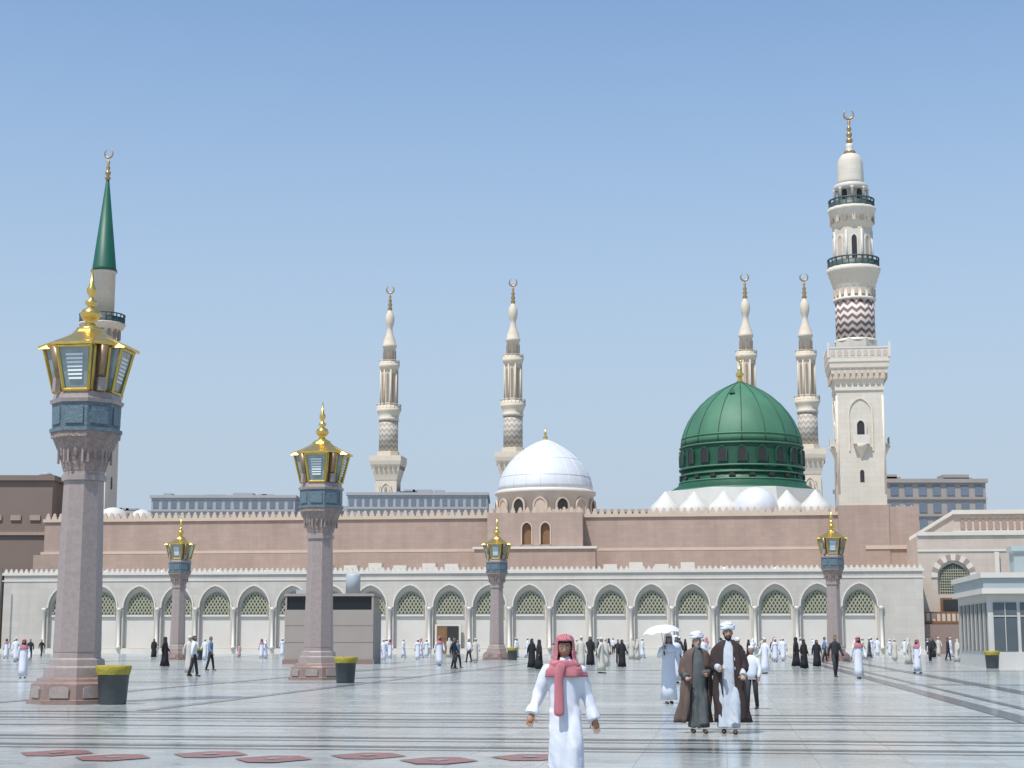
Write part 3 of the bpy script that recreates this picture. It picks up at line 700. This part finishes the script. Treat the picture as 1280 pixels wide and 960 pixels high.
def arm(b,sh,el,wr,m,seg=12,r=(.078,.066,.056,.066)):
    s,e,w=Vector(sh),Vector(el),Vector(wr)
    b.tube([s+(s-e).normalized()*.03,s,s.lerp(e,.5),e,e.lerp(w,.5),w],[r[0]*.7,r[0],(r[0]+r[1])/2,r[1],r[2],r[3]],m,seg)
def shoe(b,x,y,m,z=0,seg=10):
    b.tube([(x,y+.09,z+.035),(x,y+.05,z+.042),(x,y-.03,z+.040),(x,y-.11,z+.032),(x,y-.15,z+.026)],[.028,.038,.040,.042,.022],m,seg,.85)
def place(x,y,face,s=1): return Matrix.Translation((x,y,0))@Matrix.Rotation(face,4,'Z')@Matrix.Scale(s,4)

e=empty('man_in_white_thobe_and_red_shemagh',place(.545,17.3,.05,.95))
b=Bd(); seg=40
b.loft([(0.0,.0,.12,.20,.19,.14),(0,0,.3,.19,.18,.13),(.0,-.01,.55,.18,.165,.11),(0,-.005,.8,.176,.15,.07),(0,0,.98,.168,.14,.04),(0,0,1.12,.165,.13,.02),(0,0,1.28,.185,.13),(0,0,1.37,.19,.12),(0,.0,1.43,.165,.10),(0,.005,1.475,.10,.075),(0,.01,1.52,.062,.062)],cw,seg,nf=5,seed=2)
b.tube([(.085,-.02,.95),(.09,-.14,.55),(.09,-.10,.16)],[.10,.09,.11],cw,14)
b.tube([(-.085,-.02,.95),(-.08,.04,.55),(-.08,.14,.20)],[.10,.085,.09],cw,14)
arm(b,(-.165,.0,1.385),(-.275,.03,1.12),(-.365,-.07,.90),cw,14,(.078,.068,.060,.072)); arm(b,(.165,0,1.385),(.245,.04,1.10),(.325,-.02,.84),cw,14,(.078,.068,.060,.072))
o=b.obj('thobe',parent=e); finish(o,.014,.034,seed=3,smooth_it=3)
b=Bd(); head(b,1.61,skin,tilt=.12,turn=-.08); b.tube([(0,.02,1.42),(0,.0,1.55)],[.055,.05],skin,12)
hand(b,(-.365,-.07,.90),(-.25,-.35,-.9),1,skin); hand(b,(.325,-.02,.84),(.2,-.12,-1),-1,skin)
shoe(b,.09,-.15,leather); shoe(b,-.08,.14,leather,.03)
b.tube([(.09,-.10,.04),(.09,-.10,.3)],[.04,.05],skin,10); b.tube([(-.08,.16,.06),(-.08,.14,.3)],[.04,.05],skin,10)
b.obj('body',parent=e)
b=Bd(); shemagh(b,shem,1.61,40,low=1.30,wd=1.06)
b.tube([(-.03,-.16,1.45),(-.075,-.19,1.37),(-.085,-.20,1.25),(-.075,-.21,1.1),(-.08,-.22,.97),(-.075,-.23,.88)],[.05,.055,.045,.05,.055,.06],shem,10,.35)
b.tube([(-.17,-.03,1.41),(-.08,-.14,1.435),(.05,-.145,1.43),(.17,-.04,1.40)],[.05,.05,.05,.05],shem,10,.6)
o=b.obj('shemagh',parent=e); finish(o,None,.035,.008,seed=9)

def cloaked(name,x,y,face,s,robe,cloak,turb,beard,gaps,hx,bl,br_,arms):
    e=empty(name,place(x,y,face,s))
    b=Bd(); b.loft([(0,0,.10,.18,.17,.14),(0,0,.4,.17,.155,.12),(0,-.01,.8,.17,.145,.07),(0,-.02,1.05,.175,.15,.03),(0,-.01,1.25,.175,.13),(0,0,1.38,.165,.10),(0,0,1.43,.12,.08),(0,.01,1.52,.062,.062)],robe,32,nf=6,seed=hx)
    b.tube([(.08,0,.9),(.085,-.11,.5),(.09,-.14,.15)],[.09,.085,.09],robe,12)
    for (sh,el,wr) in arms:
        m_=Vector(el)*.75+Vector(sh)*.25; arm(b,m_,el,wr,robe,12,(.055,.058,.052,.062))
    o=b.obj('robe',parent=e); finish(o,.015,.030,seed=hx,smooth_it=3)
    b=Bd(); head(b,1.62,skinl,beard,beard,tilt=.08,turn=.1); b.tube([(0,.02,1.42),(0,.0,1.56)],[.055,.05],skinl,12)
    for (sh,el,wr) in arms: hand(b,wr,Vector(wr)-Vector(el),-1 if wr[0]>0 else 1,skinl,curl=.9)
    shoe(b,.09,-.18,leather); shoe(b,-.09,.05,leather)
    b.obj('body',parent=e)
    b=Bd(); turban(b,turb); b.obj('turban',parent=e)
    b=Bd(); R=[]
    for z,rx,ry,f,k in [(1.50,.085,.08,0,0),(1.475,.125,.10,0,0),(1.43,.20,.13,0,0),(1.38,.235,.15,.01,0),(1.28,.25,.17,.03,0),(1.12,.255,.18,.05,0),(.95,.25,.185,.07,.1),(.75,.24,.19,.10,.3),(.55,.235,.20,.14,.55),(.35,.23,.21,.17,.85),(.18,.225,.22,.19,1.1)]:
        R.append(((br_-bl)*k*.5,.02+.04*k,z,rx+(bl+br_)*k*.5,ry,f))
    b.loft(R,cloak,56,nf=6,seed=hx+1,gap=gaps)
    for (sh,el,wr) in arms:
        s_=Vector(sh);e_=Vector(el);w_=Vector(wr); e2=e_+(w_-e_)*.55
        b.tube([s_+Vector((0,.0,.0)),s_.lerp(e_,.5),e_+Vector((0,.0,-.03)),e2+Vector((0,0,-.03))],[.078,.082,.088,.09],cloak,14,1.1)
    o=b.obj('cloak',parent=e); finish(o,None,.055,.010,seed=hx+2)
cloaked('man_in_grey_robe_and_taupe_cloak',232*.00048*29.3,29.3,.05,.98,cgr,ctan,cw,grey,lambda z:(-.5,.95) if z<1.2 else (-.4,.4),1,.15,.0,[((-.17,0,1.37),(-.25,.04,1.10),(-.22,-.17,.98)),((.17,0,1.37),(.235,.03,1.10),(.13,-.20,1.04))])
cloaked('man_in_brown_cloak_and_white_turban',270*.00048*29.2,29.1,-.12,1.07,clt,cbr,cw,hair,lambda z:(-.42,.36) if z<1.2 else (-.3,.3),4,.0,.12,[((-.17,0,1.37),(-.24,.05,1.10),(-.14,-.21,1.04)),((.17,0,1.37),(.24,.04,1.1),(.23,-.16,.93))])

def person(kind,phase=0,top=cw,hat=None,bottom=cdk,sk=skin,det=False,raised=False):
    b=Bd(); st=.16*sin(phase); sg=18
    if kind=='thobe':
        b.loft([(0,0,.10,.20,.17+abs(st)*.5,.10),(0,0,.4,.19,.16+abs(st)*.3,.08),(0,0,.8,.18,.15,.04),(0,0,1.05,.165,.135),(0,0,1.28,.185,.13),(0,0,1.39,.175,.11),(0,0,1.45,.11,.08),(0,.01,1.52,.06,.06)],top,sg,nf=5,seed=phase)
    elif kind=='abaya':
        b.loft([(0,0,.03,.26,.25+abs(st)*.3,.10),(0,0,.4,.235,.21,.08),(0,0,.8,.21,.18,.05),(0,0,1.1,.215,.17,.02),(0,0,1.3,.205,.15),(0,0,1.42,.15,.12),(0,.01,1.5,.10,.11),(0,.01,1.6,.095,.115),(0,0,1.68,.085,.10),(0,0,1.72,.04,.05)],top,sg,nf=5,seed=phase)
        b.ball((0,-.05,1.59),(.06,.075,.08),sk,10,8)
    else:
        b.loft([(0,0,.82,.165,.12),(0,0,1.0,.16,.115),(0,0,1.25,.185,.125),(0,0,1.39,.18,.105),(0,0,1.45,.11,.08),(0,.01,1.5,.06,.06)],top,sg)
        for s in (-1,1):
            y=s*st; b.tube([(s*.085,0,.93),(s*.09,-.02+y*.5,.5),(s*.09,y+(.02 if y>0 else 0),.08)],[.095,.072,.055],bottom,8)
    for s in (-1,1):
        y=-s*st
        el=(s*.25,.03+y*.4,1.12); wr=(s*.27,-.05+y,.88)
        if raised and s<0: el=(-.27,-.1,1.2); wr=(-.2,-.28,1.38)
        arm(b,(s*.17,0,1.375),el,wr,top,8,(.07,.06,.05,.052)); hand(b,wr,Vector(wr)-Vector(el),-s,sk,False)
        shoe(b,s*.09,s*st,leather,0,6)
    if kind!='abaya':
        head(b,1.62,sk,hair if phase>1.2 else None,det=det); b.tube([(0,.02,1.42),(0,0,1.55)],[.055,.05],sk,8)
    if hat=='cap': b.lathe([(1.665,.088),(1.71,.086),(1.745,.07),(1.755,.02)],14,cw)
    if hat in('red','white'): shemagh(b,shem if hat=='red' else cw,1.62,18)
    if hat=='turban': turban(b,cw,det=False)
    return b
T={}
def tmpl(k,n,*a,**q): T[k]=(n,person(*a,**q).mesh(k))
tmpl('a','man_in_white_thobe','thobe',1.5,cw,'red'); tmpl('b','man_in_white_thobe','thobe',.6,cw,'white'); tmpl('c','man_in_white_thobe','thobe',-1.3,cw,'cap')
tmpl('d','woman_in_black_abaya','abaya',1.2,cb_); tmpl('e','woman_in_black_abaya','abaya',.2,cb_); tmpl('f','man_in_shirt_and_trousers','shirt',1.5,cw,None,cdk)
tmpl('g','man_in_shirt_and_trousers','shirt',-1.4,cbl,None,cdk); tmpl('h','man_in_cream_kurta','thobe',1.0,cc_,'cap'); tmpl('i','woman_in_white_robe','abaya',.8,cc_)
tmpl('j','man_in_dark_coat','shirt',1.2,cdk,None,cdk); tmpl('k','child_in_pink','thobe',.8,cpk,None); tmpl('l','man_in_grey_robe','thobe',1.1,cgr,'turban')
tmpl('m','boy_in_white_shirt','shirt',.9,cw,'cap',cdk); tmpl('n','man_in_white_thobe','thobe',.3,cw,None)
def put(k,off,d,face=None,s=None):
    if face is None: face=random.choice([0,.3,-.4,pi/2,-pi/2,pi,2.6,1.2,-1.2])
    if s is None: s=random.uniform(.92,1.04)*(.75 if k=='k' else 1)
    inst(T[k][0],T[k][1],place(off*.00048*d,d,face,s))
for k,o_,d,fc in [('a',-612,70,.2),('d',-435,100,1.5),('h',-404,76,.4),('f',-399,73,1.9),('g',-378,87,1.4),('d',-449,150,0),('a',-634,140,0),('c',-624,150,1),('c',-622,120,0),('j',-590,160,1),
  ('k',-342,150,0),('a',-314,140,0),('b',-309,142,1.4),('b',-288,160,0),('c',-161,125,.3),('a',-153,140,0),('c',-136,150,1),('b',-118,130,0),('a',-114,150,2),('b',-107,150,0),
  ('a',-91,103,.3),('j',-73,92,1.2),('g',-68,95,1.0),('f',-54,120,-1),('h',-46,115,.2),('d',25,95,.8),('e',34,91,-1.2),
  ('h',87,93,.2),('d',98,104,0),('h',112,80,1.2),('i',117,100,0),('d',138,97,.5),('j',133,108,0),('c',317,79,-1.0),('b',330,120,0),
  ('d',356,100,1.4),('e',366,93,.7),('d',382,99,0),('j',405,72,.3),('a',434,69,.1),('h',480,125,0),('i',497,110,1.3),('a',508,80,-.8),('d',528,150,0),('h',535,160,0),('c',550,155,1),
  ('b',205,62,.5),('d',210,120,0),('c',240,110,0),('l',283,60,.4)]: put(k,o_,d,fc)
inst('boy_in_white_shirt',T['m'][1],place(300*.00048*39,39,-.5,.84))
for i in range(70):
    d=random.uniform(120,183); o_=random.choice([random.uniform(-180,120),random.uniform(100,560),random.uniform(150,400),random.uniform(-630,560)])
    put(random.choice('aabbccnnhhdfgjkicl'),o_,d)
UX=196*.00048*42.3
e=empty('man_in_white_thobe_with_umbrella',place(UX,42.3,.15,1.0))
b=person('thobe',.9,cw,'white',sk=skin,det=True,raised=True); b.obj('figure',parent=e)
b=Bd(); b.M=Matrix.Translation((-.2,-.33,1.38))@Matrix.Rotation(-.12,4,'Y')
b.tube([(0,0,-.14),(0,0,.62)],[.010,.008],metalg,6); b.tube([(0,0,-.16),(0,0,-.06)],[.018,.018],leather,8)
vs=[];n=8;rg=6
for j in range(rg+1):
    t=j/rg*1.15
    for i in range(32):
        a=2*pi*i/32; r=.50*sin(t)/sin(1.15)*(1-.07*abs(sin(n*a/2))*t); vs.append((r*cos(a),r*sin(a),.24+.36*cos(t)+.03*abs(sin(n*a/2))*t))
fs=[(j*32+i,j*32+(i+1)%32,(j+1)*32+(i+1)%32,(j+1)*32+i) for j in range(rg) for i in range(32)]
b.add(vs,fs,cw,True)
for i in range(8):
    a=2*pi*i/8; b.tube([(0,0,.57),(.25*cos(a),.25*sin(a),.52),(.49*cos(a),.49*sin(a),.385)],[.005,.005,.004],metalg,4)
b.obj('umbrella',parent=e)

# ---------------------------------------------------------------- light
sd=Vector((-.32,-.46,0)).normalized(); EL=math.radians(62)
sunv=Vector((sd.x*cos(EL),sd.y*cos(EL),sin(EL)))
L=bpy.data.lights.new('sun','SUN'); L.energy=4.5; L.angle=math.radians(.53); L.color=(1,.965,.91)
lo=bpy.data.objects.new('sun',L); sc.collection.objects.link(lo); lo.rotation_euler=sunv.to_track_quat('Z','Y').to_euler(); lo.location=(0,0,100)
w=bpy.data.worlds.new("World"); sc.world=w; w.use_nodes=True; nt=w.node_tree; bg=nt.nodes["Background"]
s=N(nt,"ShaderNodeTexSky",sky_type='NISHITA',sun_disc=False); s.sun_elevation=EL; s.sun_rotation=math.atan2(sunv.x,sunv.y)
s.air_density=1.0; s.dust_density=.6; s.ozone_density=2.5
tc=N(nt,"ShaderNodeTexCoord"); sp=N(nt,"ShaderNodeSeparateXYZ"); nt.links.new(tc.outputs['Generated'],sp.inputs[0])
tint=mix(nt,1.0,s.outputs[0],(1.30,1.48,1.55),'MULTIPLY')
r=N(nt,"ShaderNodeMapRange",interpolation_type='SMOOTHERSTEP'); r.inputs[1].default_value=-.05; r.inputs[2].default_value=.55; r.inputs[3].default_value=1; r.inputs[4].default_value=0
nt.links.new(sp.outputs[2],r.inputs[0])
nt.links.new(mix(nt,r.outputs[0],tint,(4.35,5.2,6.2)),bg.inputs[0]); bg.inputs[1].default_value=.112
# ---------------------------------------------------------------- camera
c=bpy.data.cameras.new("Camera"); co=bpy.data.objects.new("Camera",c); sc.collection.objects.link(co); sc.camera=co
c.sensor_width=36; c.lens=36*F/1280; co.location=(0,0,EYE); co.rotation_euler=(pi/2+PITCH,0,0); c.clip_end=12000; c.clip_start=.1
sc.view_settings.view_transform='Standard'; sc.view_settings.look='None'; sc.view_settings.exposure=0
